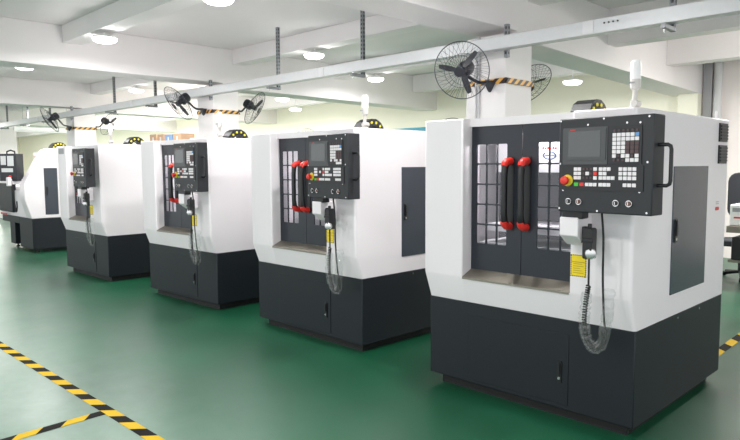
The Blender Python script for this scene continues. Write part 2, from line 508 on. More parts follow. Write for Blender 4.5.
def mk_fillbar():
    b = mb(); b.box(-1.02, -.48, .125, .16, 1.775, 1.80, M['lampw']); b.box(-1.0, -.50, .16, .163, 1.778, 1.797, M['glow']); return b
COLS_L = [(-1.098, -1.025), (-1.017, -.944), (-.936, -.863)]
COLS_R = [(-.642, -.569), (-.561, -.488), (-.480, -.407)]
ROWS = [(1.03+.133*k, 1.03+.133*k+.124) for k in range(5)]
def mk_door(u0, u1, cols):
    return lambda: door_panel(u0, u1, .852, 1.803, .03, .042, cols, ROWS, M['door'])
def mk_pane(cols):
    def f():
        b = mb(); b.box(cols[0][0]-.005, cols[-1][1]+.005, .033, .036, ROWS[0][0]-.005, ROWS[-1][1]+.005, M['pane']); return b
    return f
def mk_handle(u):
    def f():
        b = mb(); z0, z1 = 1.16, 1.575
        pr = []
        b.tube([(u, .03, z0), (u, -.02, z0+.012), (u, -.036, z0+.04), (u, -.042, z0+.09), (u, -.042, z1-.09), (u, -.036, z1-.04), (u, -.02, z1-.012), (u, .03, z1)],
               [.02, .022, .022, .020, .020, .022, .022, .02], M['black'], 12)
        b.box(u-.028, u+.026, .026, .031, z0-.03, z1+.03, M['black'])
        return b
    return f
def mk_cap(u, z, s):
    def f():
        b = mb()
        b.tube([(u, .028, z), (u, -.018, z+s*.006), (u, -.038, z+s*.02), (u, -.045, z+s*.034)], [.025, .0255, .024, .0205], M['red'], 12)
        return b
    return f
def mk_sidedoor():
    b = mb(); b.box(-.003, .006, .475, 1.07, .762, 1.537, M['sidedoor']); return b
def mk_sidelatch():
    b = mb(); b.box(.006, .014, .50, .53, 1.08, 1.22, M['black']); b.box(.013, .022, .507, .523, 1.12, 1.21, M['black'])
    b.cyl((.013, .515, 1.10), (.017, .515, 1.10), .009, M['chrome'], n=10); return b
def mk_vent(z):
    def f():
        b = mb(); b.box(-.002, .01, 1.265, 1.425, z, z+.125, M['black'])
        for k in range(5):
            zz = z+.015+k*.021; b.prism([(1.275, zz), (1.415, zz), (1.415, zz+.012), (1.275, zz+.012)], 'x', .01, .017, M['panel'])
        return b
    return f
def mk_eye():
    b = mb(); b.cyl((-.06, 1.40, ZT), (-.06, 1.40, ZT+.012), .02, M['white'], n=14)
    b.circle((-.06, 1.40, ZT+.035), (1, .3, 0), .022, .007, M['white'], 20, 8); return b
def mk_sticker():
    b = mb(); b.prism(rounded(1.29, 1.245, .075, .024, .011), 'x', 0, .002, M['stickr'])
    for k in range(2): b.box(0, .002, 1.262, 1.318, 1.275+.013*k, 1.281+.013*k, M['stickg'])
    return b
def mk_screw(v):
    return lambda: mb().cyl((0, v, .60), (.005, v, .60), .008, M['chrome'], n=10)
def mk_chain():
    b = mb(); cy, cz, x0, x1 = .74, ZT-.01, -.74, -.60; ro, ri = .15, .08; n = 7
    for k in range(n):
        a0 = PI*k/n+.015; a1 = PI*(k+1)/n-.015
        f = lambda r, a: (cy-r*math.cos(a), cz+r*math.sin(a))
        b.prism([f(ro, a0), f(ro, a1), f(ri, a1), f(ri, a0)], 'x', x0, x1, M['black'])
    k = 18; arc = [(cy-(ro-.01)*math.cos(PI*i/k), cz+(ro-.01)*math.sin(PI*i/k)) for i in range(k+1)]
    arc += [(cy-(ri+.01)*math.cos(PI*i/k), cz+(ri+.01)*math.sin(PI*i/k)) for i in range(k, -1, -1)]
    for i in range(k):
        b.prism([arc[i], arc[i+1], arc[2*k-i], arc[2*k+1-i]], 'x', x0+.01, x1-.01, M['rubber'])
    return b
def mk_pin(k):
    def f():
        a = PI*(k+.5)/6; cy, cz = .74, ZT-.01; r = .115
        b = mb(); p = Vector((-.60, cy-r*math.cos(a), cz+r*math.sin(a)))
        b.cyl(p-Vector((.004, 0, 0)), p+Vector((.006, 0, 0)), .0125, M['ydot'], n=12); return b
    return f
LX, LY = -.105, .14
def mk_lampbase():
    b = mb(); b.cyl((LX, LY, ZT), (LX, LY, ZT+.012), .03, M['beacong'], n=16)
    b.cyl((LX, LY, ZT+.01), (LX, LY, ZT+.055), .021, M['beacong'], n=14)
    b.cyl((LX+.012, LY-.03, ZT+.035), (LX+.012, LY+.03, ZT+.035), .018, M['beacong'], n=12)
    b.tube([(LX, LY, ZT+.05), (LX+.003, LY, ZT+.08), (LX+.004, LY, ZT+.115)], .014, M['beacong'], 10)
    b.lathe((LX+.004, LY, ZT+.11), (0, 0, 1), [(.016, 0), (.027, .012), (.029, .06)], M['beacong'], 18)
    b.box(LX-.017, LX+.012, LY-.033, LY-.026, ZT+.145, ZT+.155, M['grey']); return b
def mk_lampcap():
    b = mb(); b.lathe((LX+.004, LY, ZT+.17), (0, 0, 1), [(.029, 0), (.0285, .08), (.026, .098), (.015, .107), (0, .108)], M['beaconw'], 20); return b
def mk_arm():
    b = mb(); w = M['white']
    b.prism([(-.235, 1.262), (-.235, 1.16), (-.15, 1.10), (-.065, 1.10), (-.065, 1.262)], 'x', -.345, -.235, w)
    b.box(-.335, -.21, -.23, -.16, 1.255, 1.30, M['black']); return b
def mk_wlabel():
    b = mb(); x0, x1, z0, z1, y = -.357, -.262, .908, 1.035, P0
    b.box(x0, x1, y-.002, y+.001, z0, z1, M['label'])
    e = .006
    for k in range(8):
        a = x0+(x1-x0)*k/8; c = a+(x1-x0)/16
        b.box(a, c, y-.003, y, z1-e, z1, M['labelk']); b.box(a, c, y-.003, y, z0, z0+e, M['labelk'])
    for k in range(10):
        a = z0+(z1-z0)*k/10; c = a+(z1-z0)/20
        b.box(x0, x0+e, y-.003, y, a, c, M['labelk']); b.box(x1-e, x1, y-.003, y, a, c, M['labelk'])
    b.box(x0+.006, x1-.006, y-.003, y, z1-.045, z1-.04, M['labelm'])
    for k in range(5): b.box(x0+.016, x1-.016-(k % 3)*.01, y-.003, y, z0+.02+k*.013, z0+.024+k*.013, M['labelm'])
    return b
def mk_logo():
    b = mb(); y = .0305     # sticker on the top left pane of the right hand door
    cx, cz = -.565, 1.63
    for k in range(6): b.box(cx-.05+.017*k, cx-.037+.017*k, y, y+.002, cz+.012, cz+.030-(k % 2)*.004, M['stickr'])
    n = 20
    for i in range(n):
        if i in (4, 5, 6): continue
        f = lambda a, k: (cx+.048*k*math.cos(a)-.1*.03*k*math.sin(a), cz-.024+.026*k*math.sin(a))
        a0 = 2*PI*i/n; a1 = 2*PI*(i+1)/n
        b.prism([f(a0, 1), f(a1, 1), f(a1, .72), f(a0, .72)], 'y', y, y+.002, M['stickb'])
    b.box(cx-.03, cx+.03, y, y+.002, cz-.028, cz-.02, M['stickb'])
    return b

# --- control panel pieces, drawn in panel fractions
def pk_box(x0, x1, y0, y1, d0, d1, m, r=0):
    b = pmb()
    if r: b.prism(rounded((fx(x0)+fx(x1))/2, (fy(y0)+fy(y1))/2, fx(x1-x0), (y1-y0)*PH, r, 3), 'y', d0, d1, m)
    else: b.box(fx(x0), fx(x1), d0, d1, fy(y1), fy(y0), m)
    return b
KEYS = []
for r_ in range(8):
    for c_ in range(6):
        x = .618+c_*.0455; y = .150+r_*.0425; k = 'keyw'; s = 1
        if r_ == 0: k = 'keyd'; s = .6
        if r_ == 1 and c_ == 5: k = 'keyb'
        if r_ in (3, 4, 5) and c_ > 2: k = 'keyd'
        if r_ == 6 and c_ in (1, 4): k = 'keyd'; s = .6
        if r_ == 7 and c_ < 3: k = 'keyd'; s = .6
        KEYS.append((x, y, k, s))
for r_ in range(3):
    for c_ in range(2): KEYS.append((.205+c_*.042, .538+r_*.046, 'keyw', 1))
    for c_ in range(3):
        KEYS.append((.297+c_*.04, .538+r_*.046, 'keyw' if (r_ == 1 and c_ == 1) else 'keyd', 1 if r_ == c_ == 1 else .6))
    KEYS.append((.423, .538+r_*.046, 'red' if r_ == 1 else 'keyw', 1))
    for c_ in range({0: 3, 1: 2, 2: 4}[r_]): KEYS.append((.482+c_*.043, .538+r_*.046, 'keyw', 1))
    for c_ in range(4): KEYS.append((.69+c_*.046, .538+r_*.046, 'keyw', 1))
KEYS += [(.215, .70, 'green', 1.3), (.277, .70, 'red', 1.3)]
KEYS += [(.335+.043*c_, .70, 'keyw', 1) for c_ in range(3)]
KEYS += [(.482+.043*c_, .70, 'keyw', 1) for c_ in range(3)]
KEYS += [(.735+.046*c_, .70, 'keyw', 1) for c_ in range(3)]
def mk_key(k):
    x, y, m, s = k
    def f():
        b = pmb(); w = .0195*min(s, 1.0)*(1.25 if s > 1 else 1); h = .0182*min(s, 1.0)
        b.prism(rounded(fx(x), fy(y), w, h, .002*min(s, 1), 2), 'y', -.0085, -.0045, M[m]); return b
    return f
SCREWS = [(.022, .022), (.33, .075), (.5, .02), (.74, .075), (.955, .025), (.87, .08), (.022, .48), (.95, .47), (.02, .965), (.45, .975), (.955, .97), (.88, .765), (.06, .765)]
def mk_pscrew(p):
    return lambda: pmb().cyl((fx(p[0]), -.004, fy(p[1])), (fx(p[0]), .001, fy(p[1])), .0055, M['chrome'], n=10)
KNOBS = [(.13, 'black'), (.247, 'brownk'), (.648, 'black'), (.782, 'brownk')]
def mk_knob(p):
    x, m = p
    def f():
        b = pmb(); z = fy(.885); b.lathe((fx(x), .001, z), (0, -1, 0), [(.019, 0), (.019, .006), (.017, .011), (.012, .011)], M['chrome'], 18)
        b.cyl((fx(x), -.009, z), (fx(x), -.016, z), .012, M[m], n=16); b.box(fx(x)-.002, fx(x)+.002, -.02, -.015, z-.008, z+.008, M['chrome']); return b
    return f
def mk_estopring():
    return pmb().lathe((fx(.115), 0, fy(.66)), (0, -1, 0), [(.031, 0), (.031, .007), (.028, .01), (.016, .012)], M['yellow'], 22)
def mk_estop():
    return pmb().lathe((fx(.115), -.008, fy(.66)), (0, -1, 0), [(.012, 0), (.012, .018), (.022, .02), (.024, .028), (.021, .038), (.01, .043), (0, .044)], M['red'], 22)
def mk_phandle():
    b = pmb(); z0, z1 = fy(.70), fy(.30); y = PD*.45
    b.tube([(PW-.002, y, z0), (PW+.045, y, z0), (PW+.058, y, z0+.008), (PW+.062, y, z0+.024), (PW+.062, y, z1-.024), (PW+.058, y, z1-.008), (PW+.045, y, z1), (PW-.002, y, z1)], .0095, M['black'], 10)
    return b

# --- hand wheel pendant with its coiled cable (a thing of its own)
def spline(P, n=8):
    P = [Vector(p) for p in P]; Q = [P[0]*2-P[1]]+P+[P[-1]*2-P[-2]]; out = []
    for i in range(1, len(Q)-2):
        for k in range(n):
            t = k/n; a, b, c, d = Q[i-1:i+3]
            out.append(.5*((2*b)+(c-a)*t+(2*a-5*b+4*c-d)*t*t+(3*b-a-3*c+d)*t**3))
    out.append(P[-1]); return out
def helix(P, r, turns):
    n = len(P); out = []; u = (P[1]-P[0]).normalized().orthogonal().normalized()
    for k in range(turns*7+1):
        s = k/(turns*7)*(n-1); i = min(int(s), n-2); f = s-i
        p = P[i].lerp(P[i+1], f); t = (P[i+1]-P[i]).normalized(); u = (u-t*u.dot(t)).normalized(); w = t.cross(u)
        a = 2*PI*k/7; out.append(p+u*(r*math.cos(a))+w*(r*math.sin(a)))
    return out
PX, PY = -.195, -.175
COIL = spline([(PX, PY, .885), (PX-.012, PY, .80), (PX-.025, PY+.01, .70), (PX-.022, PY+.02, .61), (PX+.005, PY+.03, .545), (PX+.045, PY+.03, .535), (PX+.08, PY+.02, .58), (PX+.10, PY, .66)])
def mk_pbody():
    b = mb(); b.prism(rounded(PX, 1.12, .055, .17, .012), 'y', PY-.03, PY+.03, M['black'])
    b.box(PX-.02, PX+.04, PY-.045, PY-.03, 1.13, 1.15, M['black']); b.box(PX+.02, PX+.035, PY-.05, PY-.03, 1.085, 1.1, M['black'])
    b.cyl((PX, PY, 1.20), (PX, PY, 1.228), .012, M['black'], n=10); return b
def mk_pdial():
    return mb().lathe((PX+.022, PY-.03, 1.068), (.5, -1, 0), [(.03, 0), (.031, .008), (.027, .018), (.02, .02)], M['chrome'], 20)
def mk_phook():
    b = mb(); b.box(PX-.045, PX-.02, PY-.01, PY+.02, 1.12, 1.21, M['panel']); return b
def mk_coil():
    b = mb(); b.tube(helix(COIL, .0105, 46), .0052, M['rubber'], 6); b.cyl((PX, PY, 1.035), (PX, PY, .885), .006, M['rubber'], n=8); return b
def mk_lead():
    P = spline([(PX+.10, PY, .66), (PX+.095, PY-.01, .76), (PX+.09, PY-.02, .95), (PX+.088, PY-.02, 1.15), (PX+.08, PY-.03, 1.30)])
    return mb().tube(P, .0062, M['rubber'], 8)
def mk_sleeve():
    b = mb(); random.seed(3)
    P = COIL[4:]+spline([(PX+.10, PY, .66), (PX+.115, PY, .76), (PX+.12, PY, .88)])[1:]
    rr = [.029+random.uniform(-.004, .004) for i in range(len(P))]
    b.tube(P, rr, M['sleeve'], 12, caps=False)
    for v in b.bm.verts: v.co += Vector((random.uniform(-1, 1), random.uniform(-1, 1), random.uniform(-1, 1)))*.0022
    return b

GROUP = 'white and charcoal CNC milling machines'
def machine(loc, rz, label, two, idx):
    c = math.cos(rz); s = math.sin(rz); u, v = -W/2, D/2
    root = empty('milling_machine', (loc[0]+u*c-v*s, loc[1]+u*s+v*c, 0), rz)
    tag(root, label, 'milling machine', GROUP)
    P = lambda key, name, maker, par=root, lab=None, **k: (lambda o: (lab and o.__setitem__('label', lab), o)[1])(part(key, name, par, maker, **k))
    base = P('base', 'base', mk_base, bevel=.006, lab='charcoal base cabinet')
    for i, (a, b_) in enumerate([(-1.38, .1), (-.09, .1), (-1.38, 1.37), (-.09, 1.37), (-.735, .1), (-.735, 1.37)]):
        P('foot%d' % i, 'foot', mk_foot(a, b_))
    P('under_base', 'under_base', lambda: mb().box(-1.40, -.06, .06, 1.41, .0, .068, M['rubber']), lab='black recessed block under the base')  # dark inset block filling the gap under the base
    h = P('hatch', 'base_door', mk_hatch, bevel=.002)
    P('latch', 'latch', mk_latch, h, lab='black latch with chrome button')
    P('body', 'body', mk_body, lab='white enclosure')
    P('sill', 'sill', mk_sill, lab='bare steel sill')
    P('inside%d' % two, 'interior', mk_inside(two))
    fbar = P('fillbar', 'inner_fill_bar', mk_fillbar)
    add_point('inner_fill_light', (-.75+OFF[0], (.24 if two else .12)+OFF[1], 1.74 if two else 1.70), INNER_FILL_W if two else 1.6, .04, fbar)  # unseen fill light added behind the panes
    for key, uu, cols, hu in (('L', (-1.138, -.754), COLS_L, -.835), ('R', (-.750, -.367), COLS_R, -.715)):
        d = P('door'+key, 'door', mk_door(uu[0], uu[1], cols), bevel=0, smooth=False, lab='slate sliding door with a grid of windows')
        P('pane'+key, 'window_pane', mk_pane(cols), d)
        P('handle'+key, 'handle', mk_handle(hu), d, lab='black bow handle')
        P('capT'+key, 'handle_cap', mk_cap(hu, 1.575, -1), d, lab='red handle end')
        P('capB'+key, 'handle_cap', mk_cap(hu, 1.16, 1), d, lab='red handle end')
        if key == 'R': P('logo', 'sticker', mk_logo, d)
    if idx < 2:
        sd = P('sidedoor', 'side_door', mk_sidedoor, bevel=.002, lab='dark slate side door')
        P('sidelatch', 'latch', mk_sidelatch, sd)
    for z in (1.70, 1.552): P('vent%.2f' % z, 'vent', mk_vent(z))
    P('eye', 'lifting_eye', mk_eye)
    P('sticker', 'sticker', mk_sticker, lab='small red sticker')
    if idx == 3:
        P('plate', 'plate', lambda: mb().box(-1.40, -1.21, P0-.006, P0+.002, 1.745, 1.825, M['grey']), lab='small grey plate')
    for i, v_ in enumerate((.62, 1.0)): P('bscrew%d' % i, 'screw', mk_screw(v_))
    ch = P('chain', 'cable_chain', mk_chain, lab='black drag chain arching over the roof')
    for k in range(6): P('pin%d' % k, 'pin', mk_pin(k), ch, lab='yellow pin')
    sl = P('lampb', 'signal_lamp', mk_lampbase)
    P('lampc', 'lamp_cover', mk_lampcap, sl)
    P('arm', 'panel_arm', mk_arm, bevel=.006)
    P('wlabel', 'warning_label', mk_wlabel, smooth=False, lab='yellow warning label')
    pn = P('panel', 'control_panel', lambda: pk_box(0, 1, 0, 1, 0, PD, M['panel']), bevel=.006, lab='black control panel')
    P('unit1', 'display_bezel', lambda: pk_box(.05, .545, .10, .49, -.005, .002, M['bezel'], .006), pn, lab='grey display surround')
    P('unit3', 'key_bezel', lambda: pk_box(.55, .89, .10, .49, -.005, .002, M['keybed'], .006), pn)
    P('unit2', 'key_bezel', lambda: pk_box(.05, .915, .50, .765, -.005, .002, M['keybed'], .006), pn)
    P('scrf', 'screen_frame', lambda: pk_box(.085, .53, .115, .445, -.009, -.004, M['bezel'], .006), pn)
    P('scr', 'screen', lambda: pk_box(.12, .475, .14, .41, -.0105, -.008, M['screen'], .003), pn, lab='blank grey screen')
    P('mark', 'mark', lambda: pk_box(.14, .20, .118, .132, -.0105, -.0085, M['stickr']), pn, lab='tiny red maker mark')
    for i, k in enumerate(KEYS): P('key%d' % i, 'key', mk_key(k), pn, smooth=False)
    for i, k in enumerate(SCREWS): P('ps%d' % i, 'screw', mk_pscrew(k), pn)
    for i, k in enumerate(KNOBS): P('knob%d' % i, 'knob', mk_knob(k), pn)
    P('ering', 'stop_button_ring', mk_estopring, pn, lab='yellow ring')
    P('estop', 'stop_button', mk_estop, pn, lab='red emergency stop mushroom button')
    P('ph', 'side_handle', mk_phandle, pn)
    return root
def pendant(loc, rz, label):
    c = math.cos(rz); s = math.sin(rz); u, v = -W/2, D/2
    r = empty('handwheel_pendant', (loc[0]+u*c-v*s, loc[1]+u*s+v*c, 0), rz)
    tag(r, label, 'hand control', 'handwheel pendants on the machines')
    bd = part('pb', 'pendant_body', r, mk_pbody, bevel=.003); part('pd', 'dial', bd, mk_pdial)
    part('phk', 'hook', r, mk_phook)
    part('pc', 'coiled_cable', r, mk_coil); part('pl', 'straight_cable', r, mk_lead); part('psl', 'plastic_sleeve', r, mk_sleeve)
    return r
MACH = [((-1.43, 3.475), R(.06), 'nearest and largest white CNC milling machine with charcoal base, at the right', 1),
        ((-3.711, 3.579), R(-.2), 'second nearest white CNC milling machine, directly left of the largest machine', 0),
        ((-5.95, 3.588), R(2.0), 'middle white CNC milling machine, third from the right in the row', 0),
        ((-8.521, 3.482), R(.84), 'small looking fourth CNC milling machine, right of the slanted lathe', 0)]
PLAB = ['black handwheel pendant with plastic wrapped cable on the nearest machine', 'black handwheel pendant hanging on the second nearest machine',
        'black handwheel pendant hanging on the middle machine', 'black handwheel pendant hanging on the fourth machine']
for i, (l, rz, lab, two) in enumerate(MACH):
    machine(l, rz, lab, two, i); pendant(l, rz, PLAB[i])

# ------------------------------------------------------------------ lathe at the far left
LO = (-12.45, 3.74)
lt = empty('lathe', (LO[0]-.9, LO[1]+.65, 0))
tag(lt, 'white lathe with slanted side and dark front door at the far left of the row', 'lathe', 'machines in the row')
def lm(): return MB(off=(.9, -.65, 0))
b = lm(); b.box(-.72, 0, 0, 1.3, .07, .627, M['dark']); b.box(-1.8, -.72, .45, 1.3, .07, .627, M['dark'])
b.box(-1.8, -.72, 0, .45, .50, .627, M['dark']); b.box(-1.5, -1.2, .05, .45, .07, .5, M['dark']); b.build('base', lt, bevel=.006)
b = lm(); b.box(-1.2, -.78, .15, .44, .07, .22, M['black']); b.cyl((-1.1, .25, .22), (-1.1, .25, .40), .05, M['black']); b.cyl((-.95, .3, .22), (-.95, .3, .34), .06, M['panel']); b.build('coolant_pump', lt)
for p in ((-.1, .1), (-.1, 1.2), (-1.7, 1.2), (-1.4, .15)):
    lm().lathe((p[0], p[1], 0), (0, 0, 1), [(.035, 0), (.035, .02), (.012, .025), (.012, .072)], M['black'], 12).build('foot', lt)
side = [(-.002, .627), (-.10, .97), (-.10, 1.26), (.27, 1.87), (.34, 1.90), (1.3, 1.90), (1.3, .627)]
b = lm(); b.prism(side, 'x', -.28, 0, M['white'])
b.prism([(.0, .627), (.0, 1.12), (.4, 1.30), (1.3, 1.30), (1.3, .627)], 'x', -1.8, -.28, M['white']); b.build('body', lt, bevel=.012)
b = lm(); b.prism([(-.06, 1.30), (.02, 1.35), (.1, 1.35), (.1, 1.28), (-.06, 1.25)], 'x', -1.8, -.82, M['white']); b.build('ledge', lt, bevel=.004)
b = lm(); b.box(-1.8, -.93, -.05, .03, .70, 1.25, M['dark']); b.build('front_door', lt, bevel=.02)
b = lm(); b.box(-1.7, -1.3, -.055, -.05, .64, .67, M['stickr']); b.build('red_strip', lt)
b = lm(); b.box(-.003, .006, .235, .465, .69, 1.54, M['sidedoor']); sd = b.build('side_door', lt)
b = lm(); b.box(.006, .016, .26, .285, 1.05, 1.2, M['black']); b.build('latch', sd)
b = lm(); ch_r = .17
for k in range(9):
    a0 = PI*k/9+.02; a1 = PI*(k+1)/9-.02; f = lambda r, a: (.72-r*math.cos(a), 1.885+r*math.sin(a))
    b.prism([f(.15, a0), f(.15, a1), f(.085, a1), f(.085, a0)], 'x', -.75, -.55, M['black'])
chn = b.build('cable_chain', lt)
for k in range(6):
    a = PI*(k+1)/7; b = lm(); b.cyl((-.553, .72-.118*math.cos(a), 1.885+.118*math.sin(a)), (-.545, .72-.118*math.cos(a), 1.885+.118*math.sin(a)), .018, M['ydot'], n=10); b.build('pin', chn)
# its control cabinet on a post
LP = Matrix.Translation((-.36, -.19, 0)) @ Matrix.Rotation(R(38), 4, 'Z')
def lpm(): return MB(off=(.9, -.65, 0), xf=LP)
q = lpm(); q.box(-.17, .17, -.10, .10, 1.31, 1.80, M['panel']); pn = q.build('control_panel', lt, bevel=.008)
q = lpm(); q.box(-.13, -.03, -.106, -.10, 1.60, 1.76, M['lgrey']); q.build('screen', pn)
q = lpm(); q.box(.0, .12, -.106, -.10, 1.58, 1.76, M['lgrey']); q.build('keypad', pn)
q = lpm(); q.box(-.12, .10, -.106, -.10, 1.47, 1.54, M['lgrey']); q.build('keypad', pn)
q = lpm(); q.lathe((.05, -.10, 1.39), (0, -1, 0), [(.02, 0), (.024, .02), (.02, .03), (0, .034)], M['red'], 14); q.build('stop_button', pn)
q = lpm(); q.tube([(-.08, 0, 1.79), (-.075, 0, 1.84), (0, 0, 1.865), (.075, 0, 1.84), (.08, 0, 1.79)], .014, M['black'], 8); q.build('top_handle', pn)
b = lm(); b.box(-.36, -.24, -.26, .10, 1.25, 1.34, M['white']); b.build('panel_arm', lt, bevel=.005)
b = lm(); b.tube(spline([(-.25, -.24, 1.33), (-.22, -.22, 1.1), (-.22, -.2, .85), (-.17, -.2, .76), (-.12, -.2, .83), (-.12, -.2, .95)]), .012, M['rubber'], 8); b.build('cable', lt)
b = lm(); b.prism(rounded(-.2, 1.30, .10, .16, .02), 'y', -.32, -.26, M['white']); b.build('junction_box', lt, bevel=.004)

# ------------------------------------------------------------------ wall fans
def fan_parts(root, d, Rr=.31, tilt_up=Vector((0, 0, 1))):
    """cage, blades and motor around the root, axis along d"""
    d = Vector(d).normalized(); u = d.cross(tilt_up).normalized(); w = u.cross(d)
    b = MB()
    b.circle((0, 0, 0), d, Rr, .005, M['wire'], 48, 6); 
    b.circle(d*.085, d, .05, .003, M['wire'], 20, 5); b.circle(d*.06, d, .16, .0025, M['wire'], 36, 5)
    b.circle(-d*.075, d, .16, .0025, M['wire'], 36, 5)
    n = 30
    for k in range(n):
        a = 2*PI*k/n; e = u*math.cos(a)+w*math.sin(a); a2 = a+.35; e2 = u*math.cos(a2)+w*math.sin(a2)
        b.tube([e*.05+d*.085, (e*.7+e2*.3).normalized()*.16+d*.062, e2*Rr], .0016, M['wire'], 4, caps=False)
        b.tube([e*.06-d*.085, e*.17-d*.078, e*Rr], .0016, M['wire'], 4, caps=False)
    b.lathe(d*.083, d, [(.05, 0), (.048, .006), (0, .008)], M['fan'], 20)
    b.build('cage', root)
    for k in range(3):
        a = 2*PI*k/3+2.25; e = u*math.cos(a)+w*math.sin(a); p = u*-math.sin(a)+w*math.cos(a)
        b = MB(); rows = []
        for q in range(7):
            r = .035+.205*q/6; wd = .016+.016*math.sin(PI*min(1, q/6*.8+.1)); tw = .5-.2*q/6
            pp_ = p*math.cos(tw)+d*math.sin(tw); cen = e*r+p*(.02*q/6)
            th_ = d*.003
            rows.append([b.v(cen-pp_*wd-th_), b.v(cen+pp_*wd-th_), b.v(cen+pp_*wd+th_), b.v(cen-pp_*wd+th_)])
        for A, B in zip(rows, rows[1:]):
            for q in range(4): b.face([A[q], A[(q+1) % 4], B[(q+1) % 4], B[q]], M['fan'])
        b.face(rows[0], M['fan']); b.face(rows[-1][::-1], M['fan'])
        b.build('blade', root)
    b = MB(); b.lathe(d*.03, -d, [(.04, 0), (.042, .05), (.05, .085), (.075, .10), (.08, .13), (.08, .21), (.068, .24), (.03, .25)], M['fan'], 24)
    b.build('motor', root)
    return d
def wall_fan(c, d, mount, lab, Rr=.31):
    """c: centre of the cage; mount: point on the column that carries it"""
    r = empty('wall_fan', c); tag(r, lab, 'fan', 'black wall fans on the columns')
    d = fan_parts(r, d, Rr); c = Vector(c); m = Vector(mount)-c
    s = -d*.16-Vector((0, 0, .07))
    mid = s.lerp(m, .55)+Vector((0, 0, -.01))
    MB().tube(spline([s, s+(-d)*.05+Vector((0, 0, -.02)), mid, m+Vector((0, 0, .05)), m], 6), .017, M['fan'], 10).build('arm', r)
    b = MB(); b.lathe(m+Vector((0, 0, .06)), (0, 0, -1), [(.055, 0), (.06, .02), (.022, .10), (.01, .115)], M['fan'], 4); b.build('bracket', r)
    return r
xA, xB, xC = COLX[:3]
wall_fan((-3.985, 5.25, 2.50), (.30, -.86, -.26), (-3.90, 5.62, 2.36), 'large black caged fan facing the camera on front of the nearest column', .285)
wall_fan((-4.14, 6.72, 2.50), (.05, .78, -.58), (-3.85, 6.28, 2.40), 'black caged fan half hidden behind the nearest column')
wall_fan((-9.545, 5.12, 2.565), (-.05, -.78, -.58), (xB-.2, 5.64, 2.46), 'black caged fan tilted down on the left of the second column')
wall_fan((xB-.12, 6.62, 2.58), (.62, .42, -.42), (xB-.20, 6.28, 2.48), 'black caged fan behind the second column, right side')
wall_fan((-15.36, 5.08, 2.62), (-.05, -.80, -.52), (xC-.15, 5.64, 2.46), 'black caged fan tilted down on the left of the third column')
wall_fan((xC-.20, 6.62, 2.62), (.62, .42, -.42), (xC-.26, 6.28, 2.48), 'black caged fan behind the third column, right side')

# hazard striped bars clamped around the columns, carrying the fans
def band(x, z, lab):
    r = empty('striped_fan_bar', (x-.25, 5.95, z)); tag(r, lab, 'bar', 'hazard striped bars around the columns')
    h, t_, sk = .028, .022, .035
    def run(p0, p1, nrm):
        p0 = Vector(p0); p1 = Vector(p1); L = (p1-p0).length; e = (p1-p0)/L; n = Vector(nrm); k = 0; a = 0; st = .058
        b = MB()
        while a < L:
            a1 = min(a+st, L)
            def P(s, zz, dd): return b.v(p0+e*max(0, min(L, s+sk*(zz)))+Vector((0, 0, zz*h))+n*dd)
            m = M['bandy'] if k % 2 else M['bandk']
            q = [P(a, -1, t_), P(a1, -1, t_), P(a1, 1, t_), P(a, 1, t_), P(a, -1, 0), P(a1, -1, 0), P(a1, 1, 0), P(a, 1, 0)]
            for f in ((0, 1, 2, 3), (4, 7, 6, 5), (0, 4, 5, 1), (3, 2, 6, 7), (0, 3, 7, 4), (1, 5, 6, 2)): b.face([q[i] for i in f], m)
            a = a1; k += 1
        b.off = Vector((-(x-.25), -5.95, -z)); b.build('striped_side', r, smooth=False)
    run((x-.5, 5.70, z), (x+.02, 5.70, z), (0, -1, 0)); run((x, 5.68, z), (x, 6.22, z), (1, 0, 0))
    run((x+.02, 6.2, z), (x-.5, 6.2, z), (0, 1, 0))
band(xA, 2.42, 'yellow and black striped bar around the nearest column')
band(xB, 2.47, 'yellow and black striped bar around the second column')
band(xC, 2.47, 'yellow and black striped bar around the third column')

# pedestal fans far behind the machines
def ped_fan(x, y, z, d, lab):
    r = empty('pedestal_fan', (x, y, 0)); tag(r, lab, 'fan', 'pedestal fans far behind')
    hd = empty('fan_head', (0, 0, z)); hd.parent = r
    fan_parts(hd, d)
    MB().cyl((0, 0, .04), (0, 0, z-.05), .02, M['fan'], n=10).build('pole', r)
    MB().lathe((0, 0, 0), (0, 0, 1), [(.24, 0), (.24, .02), (.06, .05), (.03, .07)], M['fan'], 24).build('foot', r)
ped_fan(-5.94, 7.6, 1.94, (.35, -.9, .05), 'wire caged pedestal fan peeking over the nearest machine left top')
ped_fan(-10.6, 8.6, 2.03, (.5, -.85, .05), 'wire caged pedestal fan peeking over the second nearest machine')

# ------------------------------------------------------------------ floor tape
def tape(p0, p1, w, lab, st=.2, first=0):
    p0 = Vector(p0); p1 = Vector(p1); L = (p1-p0).length; e = (p1-p0)/L; n = Vector((-e.y, e.x, 0)); b = MB(); a = -w; k = first
    while a < L:
        q = []
        for s, t_ in ((a, -1), (a+st, -1), (a+st, 1), (a, 1)):
            s2 = max(0, min(L, s+t_*w*.45+w*.45)); q.append(p0+e*s2+n*(t_*w/2)+Vector((0, 0, .0015)))
        lo = [b.v(x-Vector((0, 0, .0012))) for x in q]; hi = [b.v(x) for x in q]; m = M['tapey'] if k % 2 else M['tapek']
        b.face(hi, m); b.face(lo[::-1], m)
        for i in range(4): b.face([lo[i], lo[(i+1) % 4], hi[(i+1) % 4], hi[i]], m)
        a += st; k += 1
    o = b.build('floor_tape', smooth=False); tag(o, lab, 'floor tape', 'hazard striped floor tape'); return o
tape((-12.5, 1.435, 0), (-1.5, 1.637, 0), .075, 'long yellow and black floor tape running diagonally at lower left', .14)
tape((-3.985, 1.555, .0006), (-3.86, -2.0, .0006), .075, 'short branch of striped floor tape meeting the long tape at lower left', .14)
